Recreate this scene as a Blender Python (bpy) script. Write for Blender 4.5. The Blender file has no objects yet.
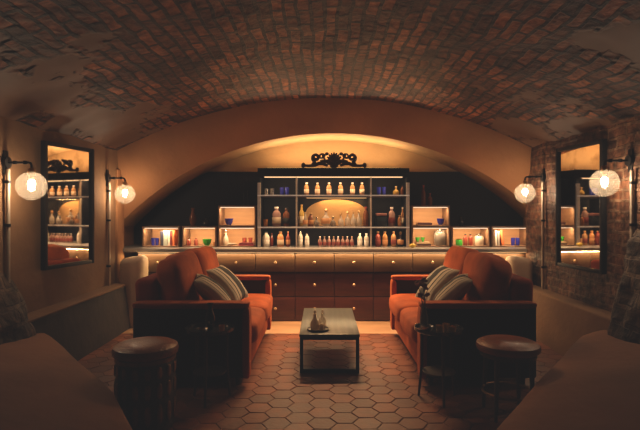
import bpy, bmesh, math, random
from mathutils import Vector, Matrix, noise
R = random.Random(7)
PI = math.pi
C = bpy.context.scene.collection
SC = bpy.context.scene
F, VX, VY, CAMZ = 500.0, 322.0, 210.0, 1.4

def at(x, y, D):
    return ((x - VX) * D / F, D, CAMZ - (y - VY) * D / F)
def wx(x, D): return (x - VX) * D / F
def wz(y, D): return CAMZ - (y - VY) * D / F

# ------------------------------------------------------------------ materials
MATS = {}
def nt(name):
    m = bpy.data.materials.new(name); m.use_nodes = True
    t = m.node_tree; b = t.nodes['Principled BSDF']
    return m, t, b
def coords(t, scale=1.0, kind='Object'):
    tc = t.nodes.new('ShaderNodeTexCoord'); mp = t.nodes.new('ShaderNodeMapping')
    t.links.new(tc.outputs[kind], mp.inputs['Vector'])
    s = scale if isinstance(scale, tuple) else (scale,) * 3
    mp.inputs['Scale'].default_value = s
    return mp
def pm(name, base, rough=.5, metal=0., var=.2, scale=(6, 6, 6), bump=0., bscale=60., sheen=0., coat=0., spec=.5, detail=4, ior=None):
    m, t, b = nt(name)
    mp = coords(t, scale)
    n = t.nodes.new('ShaderNodeTexNoise'); n.inputs['Scale'].default_value = 1; n.inputs['Detail'].default_value = detail
    t.links.new(mp.outputs[0], n.inputs['Vector'])
    mx = t.nodes.new('ShaderNodeMix'); mx.data_type = 'RGBA'
    mx.inputs[6].default_value = (*[c * (1 - var) for c in base], 1)
    mx.inputs[7].default_value = (*[min(1, c * (1 + var)) for c in base], 1)
    rmp = t.nodes.new('ShaderNodeMapRange'); rmp.inputs[1].default_value = .3; rmp.inputs[2].default_value = .7
    t.links.new(n.outputs[0], rmp.inputs[0]); t.links.new(rmp.outputs[0], mx.inputs[0])
    t.links.new(mx.outputs[2], b.inputs['Base Color'])
    b.inputs['Roughness'].default_value = rough; b.inputs['Metallic'].default_value = metal
    b.inputs['Specular IOR Level'].default_value = spec
    if sheen:
        b.inputs['Sheen Weight'].default_value = sheen; b.inputs['Sheen Tint'].default_value = (*[min(1, c * 1.6 + .05) for c in base], 1)
        b.inputs['Sheen Roughness'].default_value = .4
    if coat: b.inputs['Coat Weight'].default_value = coat; b.inputs['Coat Roughness'].default_value = .15
    if bump:
        n2 = t.nodes.new('ShaderNodeTexNoise'); n2.inputs['Scale'].default_value = bscale; n2.inputs['Detail'].default_value = 5
        mp2 = coords(t, 1.0); t.links.new(mp2.outputs[0], n2.inputs['Vector'])
        bp = t.nodes.new('ShaderNodeBump'); bp.inputs['Strength'].default_value = bump; bp.inputs['Distance'].default_value = .02
        t.links.new(n2.outputs[0], bp.inputs['Height']); t.links.new(bp.outputs[0], b.inputs['Normal'])
    MATS[name] = m
    return m
def emis(name, col, strength):
    m, t, b = nt(name)
    e = t.nodes.new('ShaderNodeEmission'); e.inputs[0].default_value = (*col, 1); e.inputs[1].default_value = strength
    t.links.new(e.outputs[0], t.nodes['Material Output'].inputs[0])
    return m
def glassy(name, col, trans=.45, rough=.12):
    """tinted glass: a glossy coloured body mixed with a tinted see-through part"""
    m, t, b = nt(name)
    b.inputs['Base Color'].default_value = (*col, 1); b.inputs['Roughness'].default_value = rough
    n = t.nodes.new('ShaderNodeTexNoise'); n.inputs['Scale'].default_value = 9
    mp = coords(t, 1.0); t.links.new(mp.outputs[0], n.inputs['Vector'])
    mr = t.nodes.new('ShaderNodeMapRange'); mr.inputs[3].default_value = rough * .6; mr.inputs[4].default_value = rough * 1.6
    t.links.new(n.outputs[0], mr.inputs[0]); t.links.new(mr.outputs[0], b.inputs['Roughness'])
    tr = t.nodes.new('ShaderNodeBsdfTransparent'); tr.inputs[0].default_value = (*[min(1, c * .6 + .4) for c in col], 1)
    mx = t.nodes.new('ShaderNodeMixShader'); mx.inputs[0].default_value = trans
    t.links.new(b.outputs[0], mx.inputs[1]); t.links.new(tr.outputs[0], mx.inputs[2])
    t.links.new(mx.outputs[0], t.nodes['Material Output'].inputs[0])
    return m

plaster = pm('plaster', (.36, .17, .068), .85, var=.22, scale=(1.3, 1.3, 1.3), bump=.25, bscale=18)
plaster_dark = pm('plaster_worn', (.125, .06, .033), .9, var=.3, scale=(1.6, 1.6, 1.6), bump=.4, bscale=12)
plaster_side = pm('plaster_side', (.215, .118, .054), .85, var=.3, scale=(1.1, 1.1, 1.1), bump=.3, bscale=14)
navy_and_shade = pm('dark_panel_and_shade', (.012, .012, .015), .7, var=.3, scale=(1, 1, 1), spec=.2)  # dark shelf parts, and the shade painted over the back wall
frame_black = pm('black_metal', (.02, .02, .021), .45, .6, var=.2)
bronze = pm('bronze', (.50, .34, .2), .4, .4, var=.2)
shelf_metal = pm('brushed_shelf', (.62, .58, .52), .45, .3, var=.15, scale=(3, 40, 40))
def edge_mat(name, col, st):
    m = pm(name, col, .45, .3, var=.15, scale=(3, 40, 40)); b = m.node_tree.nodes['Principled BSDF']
    b.inputs['Emission Color'].default_value = (1, .85, .66, 1); b.inputs['Emission Strength'].default_value = st  # faint glow put into edges that are no lamps
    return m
shelf_edge_m = edge_mat('shelf_edge_added_glow', (.62, .58, .52), .13)
divider_m = edge_mat('divider_added_glow', (.50, .36, .22), .05)
worktop_m = pm('worktop', (.24, .225, .21), .3, 0, var=.2, scale=(4, 4, 4))
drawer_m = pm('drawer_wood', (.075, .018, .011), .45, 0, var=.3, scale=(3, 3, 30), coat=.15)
drawer_lit = pm('drawer_wood_lit', (.085, .043, .02), .42, 0, var=.25, scale=(3, 3, 30), coat=.2)  # lighter copy of the drawer wood, strip light put into its colour
brass = pm('aged_brass', (.62, .40, .2), .28, .95, var=.2)
carcass_m = pm('cabinet_carcass', (.05, .02, .014), .6, 0, var=.2)
box_wood = pm('box_wood', (.46, .26, .13), .7, 0, var=.12, scale=(3, 3, 20))
box_edge = pm('box_edge', (.20, .11, .06), .55, 0, var=.2, scale=(3, 3, 20))
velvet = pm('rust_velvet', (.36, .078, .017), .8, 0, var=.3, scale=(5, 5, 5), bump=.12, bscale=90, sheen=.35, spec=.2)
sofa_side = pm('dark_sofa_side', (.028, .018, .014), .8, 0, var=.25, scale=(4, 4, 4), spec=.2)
plaster_apron = pm('plaster_apron', (.24, .105, .05), .85, var=.25, scale=(1.4, 1.4, 1.4), bump=.3, bscale=14)
plaster_gold = pm('arch_reflection_ochre', (.40, .235, .10), .85, var=.2, scale=(1.5, 1.5, 1.5), bump=.25, bscale=18)
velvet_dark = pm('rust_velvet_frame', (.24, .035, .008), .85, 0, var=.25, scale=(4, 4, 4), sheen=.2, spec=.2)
dark_wood = pm('dark_wood', (.035, .02, .013), .45, 0, var=.3, scale=(3, 3, 20))
leather = pm('brown_leather', (.23, .07, .028), .38, 0, var=.35, scale=(7, 7, 7), bump=.25, bscale=70, coat=.1)
drum_m = pm('carved_dark_drum', (.035, .022, .014), .5, .2, var=.5, scale=(9, 9, 9), bump=.5, bscale=22)
glint = pm('worn_gold', (.22, .12, .05), .4, .7, var=.4, scale=(20, 20, 20))
steel_black = pm('table_steel', (.022, .023, .024), .4, .7, var=.15)
silver = pm('tarnished_silver', (.6, .58, .55), .25, .95, var=.15)
black_glaze = pm('black_glaze', (.02, .018, .018), .15, 0, var=.2, coat=.4)
white_ceramic = pm('white_ceramic', (.78, .72, .64), .3, 0, var=.08)
grey_metal_pipe = pm('painted_pipe', (.45, .38, .30), .5, .2, var=.2, scale=(8, 8, 3))
paper = pm('page_paper', (.72, .6, .45), .8, 0, var=.12, scale=(4, 4, 80))
blossom = pm('dried_blossom', (.38, .16, .13), .8, 0, var=.4, scale=(40, 40, 40))
stem_m = pm('dried_stem', (.10, .07, .04), .8, 0, var=.3)
iron = pm('cast_iron', (.035, .022, .014), .55, .5, var=.3, scale=(20, 20, 20), bump=.3, bscale=60)

LEDC = (1.0, .60, .28)
led = emis('led_warm', (1.0, .60, .30), 1.5)
led_box = emis('led_box', (1.0, .72, .48), 1.3)
led_under = emis('led_under', (1.0, .56, .24), 1.2)
led_top = emis('led_cornice', (1.0, .62, .25), 3)
bulb_m = emis('bulb_filament', (1.0, .74, .50), 250)

def globe_mat():
    m, t, b = nt('ribbed_globe_glass')
    b.inputs['Base Color'].default_value = (.9, .75, .55, 1); b.inputs['Roughness'].default_value = .1
    tr = t.nodes.new('ShaderNodeBsdfTransparent'); tr.inputs[0].default_value = (.97, .93, .88, 1)
    tl = t.nodes.new('ShaderNodeBsdfTranslucent'); tl.inputs[0].default_value = (.9, .8, .65, 1)
    wv = t.nodes.new('ShaderNodeTexWave'); wv.wave_type = 'BANDS'; wv.bands_direction = 'Z'
    wv.inputs['Scale'].default_value = 22
    mp = coords(t, 1.0); t.links.new(mp.outputs[0], wv.inputs['Vector'])
    lw = t.nodes.new('ShaderNodeLayerWeight'); lw.inputs[0].default_value = .35
    gl = t.nodes.new('ShaderNodeBsdfGlossy'); gl.inputs[1].default_value = .08
    m1 = t.nodes.new('ShaderNodeMixShader'); mr = t.nodes.new('ShaderNodeMapRange')
    mr.inputs[3].default_value = .025; mr.inputs[4].default_value = .09
    t.links.new(wv.outputs[1], mr.inputs[0]); t.links.new(mr.outputs[0], m1.inputs[0])
    t.links.new(tr.outputs[0], m1.inputs[1]); t.links.new(tl.outputs[0], m1.inputs[2])
    m2 = t.nodes.new('ShaderNodeMixShader')
    mr2 = t.nodes.new('ShaderNodeMapRange'); mr2.inputs[3].default_value = .02; mr2.inputs[4].default_value = .4
    t.links.new(lw.outputs[1], mr2.inputs[0]); t.links.new(mr2.outputs[0], m2.inputs[0])
    t.links.new(m1.outputs[0], m2.inputs[1]); t.links.new(gl.outputs[0], m2.inputs[2])
    t.links.new(m2.outputs[0], t.nodes['Material Output'].inputs[0])
    return m
globe_m = globe_mat()

def mirror_mat():
    m, t, b = nt('antique_mirror')
    b.inputs['Metallic'].default_value = 1; b.inputs['Roughness'].default_value = .03
    mp = coords(t, 5.0); n = t.nodes.new('ShaderNodeTexNoise'); n.inputs['Scale'].default_value = 1; n.inputs['Detail'].default_value = 6
    t.links.new(mp.outputs[0], n.inputs['Vector'])
    cr = t.nodes.new('ShaderNodeValToRGB'); cr.color_ramp.elements[0].color = (.45, .40, .34, 1); cr.color_ramp.elements[1].color = (.86, .82, .76, 1)
    cr.color_ramp.elements[0].position = .3; cr.color_ramp.elements[1].position = .5
    t.links.new(n.outputs[0], cr.inputs[0]); t.links.new(cr.outputs[0], b.inputs['Base Color'])
    return m
mirror_m = mirror_mat()

def brick_mat(name, c1, c2, mort, bw, bh, patch=None, patch_thr=.6, uvs=1.0, bump=1.0, msize=.012):
    m, t, b = nt(name)
    uv = t.nodes.new('ShaderNodeTexCoord'); mp = t.nodes.new('ShaderNodeMapping')
    t.links.new(uv.outputs['UV'], mp.inputs[0])
    # wobble the courses
    nz = t.nodes.new('ShaderNodeTexNoise'); nz.inputs['Scale'].default_value = 3.0; nz.inputs['Detail'].default_value = 3
    t.links.new(mp.outputs[0], nz.inputs['Vector'])
    va = t.nodes.new('ShaderNodeVectorMath'); va.operation = 'SCALE'; va.inputs['Scale'].default_value = .085
    t.links.new(nz.outputs['Color'], va.inputs[0])
    vb = t.nodes.new('ShaderNodeVectorMath'); vb.operation = 'ADD'
    t.links.new(mp.outputs[0], vb.inputs[0]); t.links.new(va.outputs[0], vb.inputs[1])
    br = t.nodes.new('ShaderNodeTexBrick')
    br.inputs['Scale'].default_value = 1; br.inputs['Brick Width'].default_value = bw; br.inputs['Row Height'].default_value = bh
    br.inputs['Mortar Size'].default_value = msize; br.inputs['Mortar Smooth'].default_value = .3; br.inputs['Bias'].default_value = -.1
    br.inputs['Color1'].default_value = (*c1, 1); br.inputs['Color2'].default_value = (*c2, 1); br.inputs['Mortar'].default_value = (*mort, 1)
    t.links.new(vb.outputs[0], br.inputs['Vector'])
    n2 = t.nodes.new('ShaderNodeTexNoise'); n2.inputs['Scale'].default_value = 14; n2.inputs['Detail'].default_value = 6
    t.links.new(mp.outputs[0], n2.inputs['Vector'])
    mul = t.nodes.new('ShaderNodeMix'); mul.data_type = 'RGBA'; mul.blend_type = 'MULTIPLY'; mul.inputs[0].default_value = .85
    cr = t.nodes.new('ShaderNodeValToRGB'); cr.color_ramp.elements[0].position = .3; cr.color_ramp.elements[1].position = .68
    cr.color_ramp.elements[0].color = (.12, .12, .12, 1); cr.color_ramp.elements[1].color = (1.35, 1.3, 1.25, 1)
    t.links.new(n2.outputs[0], cr.inputs[0])
    t.links.new(br.outputs[0], mul.inputs[6]); t.links.new(cr.outputs[0], mul.inputs[7])
    n4 = t.nodes.new('ShaderNodeTexNoise'); n4.inputs['Scale'].default_value = 2.6; n4.inputs['Detail'].default_value = 4; n4.inputs['Roughness'].default_value = .65
    t.links.new(mp.outputs[0], n4.inputs['Vector'])
    c4 = t.nodes.new('ShaderNodeValToRGB'); c4.color_ramp.elements[0].position = .36; c4.color_ramp.elements[1].position = .62
    c4.color_ramp.elements[0].color = (.22, .2, .19, 1); c4.color_ramp.elements[1].color = (1.3, 1.3, 1.3, 1)
    t.links.new(n4.outputs[0], c4.inputs[0])
    m4 = t.nodes.new('ShaderNodeMix'); m4.data_type = 'RGBA'; m4.blend_type = 'MULTIPLY'; m4.inputs[0].default_value = .9
    t.links.new(mul.outputs[2], m4.inputs[6]); t.links.new(c4.outputs[0], m4.inputs[7])
    col = m4.outputs[2]
    h1 = t.nodes.new('ShaderNodeMath'); h1.operation = 'MULTIPLY'; h1.inputs[1].default_value = -1.0
    t.links.new(br.outputs[1], h1.inputs[0])
    h2 = t.nodes.new('ShaderNodeMath'); h2.operation = 'MULTIPLY_ADD'; h2.inputs[1].default_value = 1.1
    t.links.new(n2.outputs[0], h2.inputs[0]); t.links.new(h1.outputs[0], h2.inputs[2])
    hgt = h2.outputs[0]
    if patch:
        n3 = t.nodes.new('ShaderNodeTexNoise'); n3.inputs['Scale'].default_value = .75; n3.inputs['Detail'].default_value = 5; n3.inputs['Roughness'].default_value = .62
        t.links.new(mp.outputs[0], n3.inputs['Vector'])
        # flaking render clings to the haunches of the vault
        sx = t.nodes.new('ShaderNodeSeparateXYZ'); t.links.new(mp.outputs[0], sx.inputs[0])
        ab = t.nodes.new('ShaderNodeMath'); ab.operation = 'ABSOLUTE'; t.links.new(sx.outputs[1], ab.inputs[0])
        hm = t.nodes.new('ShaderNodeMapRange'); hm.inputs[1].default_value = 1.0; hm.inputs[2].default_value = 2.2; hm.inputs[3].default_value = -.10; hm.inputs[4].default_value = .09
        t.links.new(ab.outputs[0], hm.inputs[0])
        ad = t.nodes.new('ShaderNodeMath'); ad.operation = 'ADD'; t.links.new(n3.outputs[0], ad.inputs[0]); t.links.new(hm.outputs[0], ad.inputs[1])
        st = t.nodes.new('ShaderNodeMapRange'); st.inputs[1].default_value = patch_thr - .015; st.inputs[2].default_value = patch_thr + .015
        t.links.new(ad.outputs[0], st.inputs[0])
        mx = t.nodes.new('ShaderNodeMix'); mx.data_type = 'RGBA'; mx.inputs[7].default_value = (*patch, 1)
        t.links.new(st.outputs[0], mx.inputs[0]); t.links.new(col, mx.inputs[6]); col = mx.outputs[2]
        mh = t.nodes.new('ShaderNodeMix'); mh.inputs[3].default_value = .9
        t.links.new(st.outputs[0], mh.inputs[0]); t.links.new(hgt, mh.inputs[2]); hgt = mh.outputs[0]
    t.links.new(col, b.inputs['Base Color']); b.inputs['Roughness'].default_value = .62; b.inputs['Specular IOR Level'].default_value = .4
    bp = t.nodes.new('ShaderNodeBump'); bp.inputs['Strength'].default_value = bump; bp.inputs['Distance'].default_value = .03
    t.links.new(hgt, bp.inputs['Height']); t.links.new(bp.outputs[0], b.inputs['Normal'])
    return m
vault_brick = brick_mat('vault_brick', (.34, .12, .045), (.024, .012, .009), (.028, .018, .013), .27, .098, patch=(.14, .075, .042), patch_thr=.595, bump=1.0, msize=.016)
wall_brick = brick_mat('wall_brick', (.24, .11, .06), (.10, .046, .03), (.24, .15, .095), .26, .092, bump=.9, msize=.014)
rubble = brick_mat('rubble_stone', (.12, .075, .045), (.06, .036, .025), (.15, .10, .065), .22, .13, bump=1.0, msize=.02)

def tile_mat():
    m, t, b = nt('terracotta_tile')
    at_ = t.nodes.new('ShaderNodeVertexColor'); at_.layer_name = 'tint'
    mp = coords(t, 9.0); n = t.nodes.new('ShaderNodeTexNoise'); n.inputs['Scale'].default_value = 1; n.inputs['Detail'].default_value = 5
    t.links.new(mp.outputs[0], n.inputs['Vector'])
    cr = t.nodes.new('ShaderNodeValToRGB'); cr.color_ramp.elements[0].position = .3; cr.color_ramp.elements[1].position = .75
    cr.color_ramp.elements[0].color = (.7, .68, .66, 1); cr.color_ramp.elements[1].color = (1.2, 1.2, 1.2, 1)
    t.links.new(n.outputs[0], cr.inputs[0])
    mx = t.nodes.new('ShaderNodeMix'); mx.data_type = 'RGBA'; mx.blend_type = 'MULTIPLY'; mx.inputs[0].default_value = 1
    t.links.new(at_.outputs[0], mx.inputs[6]); t.links.new(cr.outputs[0], mx.inputs[7])
    t.links.new(mx.outputs[2], b.inputs['Base Color'])
    mr = t.nodes.new('ShaderNodeMapRange'); mr.inputs[3].default_value = .38; mr.inputs[4].default_value = .6
    t.links.new(n.outputs[0], mr.inputs[0]); t.links.new(mr.outputs[0], b.inputs['Roughness'])
    n2 = t.nodes.new('ShaderNodeTexNoise'); n2.inputs['Scale'].default_value = 30
    t.links.new(coords(t, 1.0).outputs[0], n2.inputs['Vector'])
    bp = t.nodes.new('ShaderNodeBump'); bp.inputs['Strength'].default_value = .2; bp.inputs['Distance'].default_value = .01
    t.links.new(n2.outputs[0], bp.inputs['Height']); t.links.new(bp.outputs[0], b.inputs['Normal'])
    return m
tile_m = tile_mat()
grout_m = pm('grout', (.16, .08, .045), .9, var=.2, scale=(5, 5, 5))

def marble_mat():
    m, t, b = nt('grey_stone_top')
    mp = coords(t, (6, 1.6, 6)); w = t.nodes.new('ShaderNodeTexWave'); w.bands_direction = 'X'
    w.inputs['Scale'].default_value = .9; w.inputs['Distortion'].default_value = 9; w.inputs['Detail'].default_value = 5
    t.links.new(mp.outputs[0], w.inputs['Vector'])
    cr = t.nodes.new('ShaderNodeValToRGB'); cr.color_ramp.elements[0].color = (.05, .052, .046, 1); cr.color_ramp.elements[1].color = (.08, .078, .068, 1)
    cr.color_ramp.elements[0].position = .25
    t.links.new(w.outputs[0], cr.inputs[0]); t.links.new(cr.outputs[0], b.inputs['Base Color'])
    b.inputs['Roughness'].default_value = .3
    return m
stone_top = marble_mat()

def stripe_fabric():
    m, t, b = nt('striped_grey_fabric')
    mp = coords(t, 1.0); sp = t.nodes.new('ShaderNodeSeparateXYZ'); t.links.new(mp.outputs[0], sp.inputs[0])
    ab = t.nodes.new('ShaderNodeMath'); ab.operation = 'ABSOLUTE'; t.links.new(sp.outputs[1], ab.inputs[0])
    cr = t.nodes.new('ShaderNodeValToRGB'); cr.color_ramp.interpolation = 'CONSTANT'
    e = cr.color_ramp.elements
    e[0].color = (.02, .022, .02, 1); e[0].position = 0
    e[1].color = (.46, .42, .35, 1); e[1].position = .06
    for p, c in ((.10, (.02, .022, .02, 1)), (.115, (.46, .42, .35, 1)), (.15, (.05, .05, .045, 1)), (.16, (.40, .36, .30, 1))):
        q = e.new(p); q.color = c
    t.links.new(ab.outputs[0], cr.inputs[0]); t.links.new(cr.outputs[0], b.inputs['Base Color'])
    b.inputs['Roughness'].default_value = .9
    n2 = t.nodes.new('ShaderNodeTexNoise'); n2.inputs['Scale'].default_value = 120
    t.links.new(mp.outputs[0], n2.inputs['Vector'])
    bp = t.nodes.new('ShaderNodeBump'); bp.inputs['Strength'].default_value = .3; bp.inputs['Distance'].default_value = .005
    t.links.new(n2.outputs[0], bp.inputs['Height']); t.links.new(bp.outputs[0], b.inputs['Normal'])
    return m
pillow_m = stripe_fabric()

G = {
    'amber': glassy('amber_glass', (.62, .33, .14)), 'clear': glassy('clear_glass', (.75, .68, .58), .6),
    'blue': glassy('cobalt_glass', (.03, .035, .32), .3), 'green': glassy('green_glass', (.05, .33, .04), .3),
    'red': glassy('red_glass', (.26, .055, .035), .3), 'orange': glassy('orange_glass', (.55, .25, .09), .35),
    'dark': glassy('dark_glass', (.03, .02, .018), .15), 'pink': glassy('pink_glass', (.45, .26, .2), .35),
    'yellow': glassy('yellow_glass', (.72, .47, .12), .4), 'white': glassy('frosted_glass', (.80, .70, .56), .25, .3),
    'brown': glassy('brown_glass', (.20, .07, .03), .25), 'smoke': glassy('smoke_glass', (.28, .24, .20), .5),
}
LAB = {'cream': pm('cream_paper', (.75, .6, .4), .7, var=.1), 'red': pm('red_paper', (.24, .045, .03), .7, var=.1),
       'white': pm('white_paper', (.82, .76, .66), .7, var=.06), 'black': pm('black_paper', (.03, .03, .03), .6, var=.1),
       'orange': pm('orange_paper', (.55, .26, .10), .7, var=.1)}
CAPM = {'black': frame_black, 'gold': brass, 'silver': silver, 'red': pm('red_wax', (.35, .03, .02), .4, var=.1), 'cork': pm('cork', (.45, .27, .13), .8, var=.25, scale=(60, 60, 60)),
        'white': white_ceramic}

# ------------------------------------------------------------------ mesh helpers
def box(bm, x0, x1, y0, y1, z0, z1, bev=0., seg=2):
    r = bmesh.ops.create_cube(bm, size=1)
    vs = r['verts']
    for v in vs:
        v.co = Vector(((x0 + x1) / 2 + v.co.x * (x1 - x0), (y0 + y1) / 2 + v.co.y * (y1 - y0), (z0 + z1) / 2 + v.co.z * (z1 - z0)))
    if bev:
        es = list({e for v in vs for e in v.link_edges})
        bmesh.ops.bevel(bm, geom=es, offset=bev, segments=seg, profile=.5, affect='EDGES', clamp_overlap=True)
    return bm
def lathe(bm, prof, n=24, c=(0, 0, 0)):
    rings = []
    for r, z in prof:
        if r < 1e-5: rings.append([bm.verts.new((c[0], c[1], c[2] + z))])
        else: rings.append([bm.verts.new((c[0] + r * math.cos(2 * PI * i / n), c[1] + r * math.sin(2 * PI * i / n), c[2] + z)) for i in range(n)])
    for a, b in zip(rings, rings[1:]):
        for i in range(n):
            j = (i + 1) % n
            if len(a) == 1 and len(b) == 1: continue
            if len(a) == 1: bm.faces.new((a[0], b[j], b[i]))
            elif len(b) == 1: bm.faces.new((a[i], a[j], b[0]))
            else: bm.faces.new((a[i], a[j], b[j], b[i]))
    return bm
def tube(bm, pts, r, n=8, cap=True):
    pts = [Vector(p) for p in pts]
    rs = r if isinstance(r, (list, tuple)) else [r] * len(pts)
    prev = None; rings = []
    for i, p in enumerate(pts):
        t = (pts[min(i + 1, len(pts) - 1)] - pts[max(i - 1, 0)]).normalized()
        if prev is None:
            u = t.orthogonal().normalized()
        else:
            u = (prev - t * prev.dot(t)).normalized()
        prev = u; w = t.cross(u)
        rings.append([bm.verts.new(p + (u * math.cos(2 * PI * k / n) + w * math.sin(2 * PI * k / n)) * rs[i]) for k in range(n)])
    for a, b in zip(rings, rings[1:]):
        for k in range(n):
            bm.faces.new((a[k], a[(k + 1) % n], b[(k + 1) % n], b[k]))
    if cap:
        bm.faces.new(list(reversed(rings[0]))); bm.faces.new(rings[-1])
    return bm
def puff(bm, c, size, e=.4, nu=32, nv=18, rot=None, wob=0., seed=0, e2=None):
    """superellipsoid cushion, size = full extents; e = squareness"""
    e2 = e2 or e
    def p(v, k): return math.copysign(abs(v) ** k, v)
    M = rot or Matrix.Identity(3)
    rings = []
    for j in range(nv + 1):
        ph = -PI / 2 + PI * j / nv
        ring = []
        for i in range(nu):
            th = 2 * PI * i / nu
            q = Vector((p(math.cos(ph), e2) * p(math.cos(th), e) * size[0] / 2, p(math.cos(ph), e2) * p(math.sin(th), e) * size[1] / 2, p(math.sin(ph), e2) * size[2] / 2))
            if wob: q += q.normalized() * wob * noise.noise(q * 6 + Vector((seed, seed * 2, 0)))
            ring.append(q)
        rings.append(ring)
    vr = []
    for j, ring in enumerate(rings):
        if j in (0, nv):
            q = sum(ring, Vector()) / nu
            vr.append([bm.verts.new(M @ q + Vector(c))])
        else: vr.append([bm.verts.new(M @ q + Vector(c)) for q in ring])
    for a, b in zip(vr, vr[1:]):
        for i in range(nu):
            k = (i + 1) % nu
            if len(a) == 1: bm.faces.new((a[0], b[k], b[i]))
            elif len(b) == 1: bm.faces.new((a[i], a[k], b[0]))
            else: bm.faces.new((a[i], a[k], b[k], b[i]))
    return bm
def mk(name, bm, m, parent=None, smooth=True, angle=40, loc=None, rot=None):
    bmesh.ops.recalc_face_normals(bm, faces=bm.faces)
    me = bpy.data.meshes.new(name); bm.to_mesh(me); bm.free()
    for x in (m if isinstance(m, (list, tuple)) else [m]): me.materials.append(x)
    if smooth:
        me.polygons.foreach_set('use_smooth', [True] * len(me.polygons))
        me.set_sharp_from_angle(angle=math.radians(angle))
    o = bpy.data.objects.new(name, me); C.objects.link(o)
    if parent: o.parent = parent
    if loc: o.location = loc
    if rot: o.rotation_euler = rot
    return o
B = bmesh.new
def bx(name, m, parent, x0, x1, y0, y1, z0, z1, bev=.003, seg=2):
    return mk(name, box(B(), x0, x1, y0, y1, z0, z1, bev, seg), m, parent)
def tag(o, label, cat, group=None):
    o['label'] = label; o['category'] = cat
    if group: o['group'] = group
    return o
def thing(name, label, cat, loc=(0, 0, 0), rotz=0, group=None):
    o = bpy.data.objects.new(name, None); C.objects.link(o); o.empty_display_size = .1
    o.location = loc; o.rotation_euler = (0, 0, rotz)
    return tag(o, label, cat, group)
def struct(o):
    o['kind'] = 'structure'; return o
def dup(root, loc, rotz, label):
    r = root.copy(); C.objects.link(r); r.location = loc; r.rotation_euler = (0, 0, rotz); r['label'] = label
    for ch in list(root.children):
        c = ch.copy(); C.objects.link(c); c.parent = r
        for g in list(ch.children):
            d = g.copy(); C.objects.link(d); d.parent = c
    return r

def area(name, loc, sx, sy, power, col, rot):
    l = bpy.data.lights.new(name, 'AREA'); l.shape = 'RECTANGLE'; l.size = sx; l.size_y = sy; l.energy = power; l.color = col
    o = bpy.data.objects.new(name, l); C.objects.link(o); o.location = loc; o.rotation_euler = rot
    return o

# ------------------------------------------------------------------ the room
XL, XR, YB, YE = -2.5, 2.55, -1.3, 6.1
VC, VHALF, VRISE, VAPEX = .06, 2.62, .68, 2.77
VR = (VHALF ** 2 + VRISE ** 2) / (2 * VRISE)
def vault_z(x):
    return VAPEX - VR + math.sqrt(max(0, VR * VR - (x - VC) ** 2))
IC, IR, IAPEX = .15, 3.78, 2.37
def inner_z(x):
    return IAPEX - IR + math.sqrt(IR * IR - (x - IC) ** 2)

# floor of hexagonal tiles
def build_floor():
    bm = B(); cl = bm.loops.layers.color.new('tint'); a = .1
    x0, x1, y0, y1 = -2.75, 2.95, YB - .1, 7.05
    box(bm, x0, x1, y0, y1, -.12, -.0075)
    for f in bm.faces: f.material_index = 1
    i0, i1 = int(x0 / (1.5 * a)) - 1, int(x1 / (1.5 * a)) + 1
    h = math.sqrt(3) * a
    for i in range(i0, i1):
        for j in range(int(y0 / h) - 1, int(y1 / h) + 2):
            cx = i * 1.5 * a; cy = j * h + (h / 2 if i % 2 else 0)
            if not (x0 + a < cx < x1 - a and y0 + a < cy < y1 - a): continue
            z = -R.random() * .002; tx = R.uniform(-.003, .003); ty = R.uniform(-.003, .003)
            k = R.uniform(.82, 1.1); rr = R.uniform(-.012, .012)
            col = (.47 * k + rr, .25 * k, .125 * k, 1)
            rings = []
            for rad, dz in ((a - .006, 0), (a - .0025, -.0035), (a - .002, -.009)):
                rings.append([bm.verts.new((cx + rad * math.cos(PI / 3 * q), cy + rad * math.sin(PI / 3 * q),
                              z + dz + tx * math.cos(PI / 3 * q) * .5 + ty * math.sin(PI / 3 * q) * .5 - .002)) for q in range(6)])
            fs = [bm.faces.new(rings[0])]
            for u, v in zip(rings, rings[1:]):
                for q in range(6): fs.append(bm.faces.new((u[q], u[(q + 1) % 6], v[(q + 1) % 6], v[q])))
            for f in fs:
                f.material_index = 0
                for l in f.loops: l[cl] = col
    return struct(mk('floor', bm, [tile_m, grout_m], smooth=False))
build_floor()

def grid_mesh(name, m, nu, nv, fn, uvfn=None):
    bm = B(); uvl = bm.loops.layers.uv.new('UVMap')
    g = [[bm.verts.new(fn(i / nu, j / nv)) for j in range(nv + 1)] for i in range(nu + 1)]
    uvs = {}
    for i in range(nu + 1):
        for j in range(nv + 1):
            uvs[g[i][j]] = uvfn(i / nu, j / nv) if uvfn else (i / nu, j / nv)
    for i in range(nu):
        for j in range(nv):
            f = bm.faces.new((g[i][j], g[i + 1][j], g[i + 1][j + 1], g[i][j + 1]))
            for l in f.loops: l[uvl].uv = uvs[l.vert]
    return mk(name, bm, m, angle=80)

# brick barrel vault, rough surface
def vfn(u, v):
    x = VC - VHALF + 2 * VHALF * u; y = YB + (YE + .12 - YB) * v
    z = vault_z(x)
    d = .03 * noise.noise(Vector((x * 2.2, y * 2.2, 3))) + .016 * noise.noise(Vector((x * 7, y * 6, 9)))
    return (x, y, z + d * min(1, (1 - v) * 12))
struct(grid_mesh('ceiling', vault_brick, 110, 130, vfn,
       lambda u, v: (YB + (YE - YB) * v, (u - .5) * 2 * VHALF * 1.05)))
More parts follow.
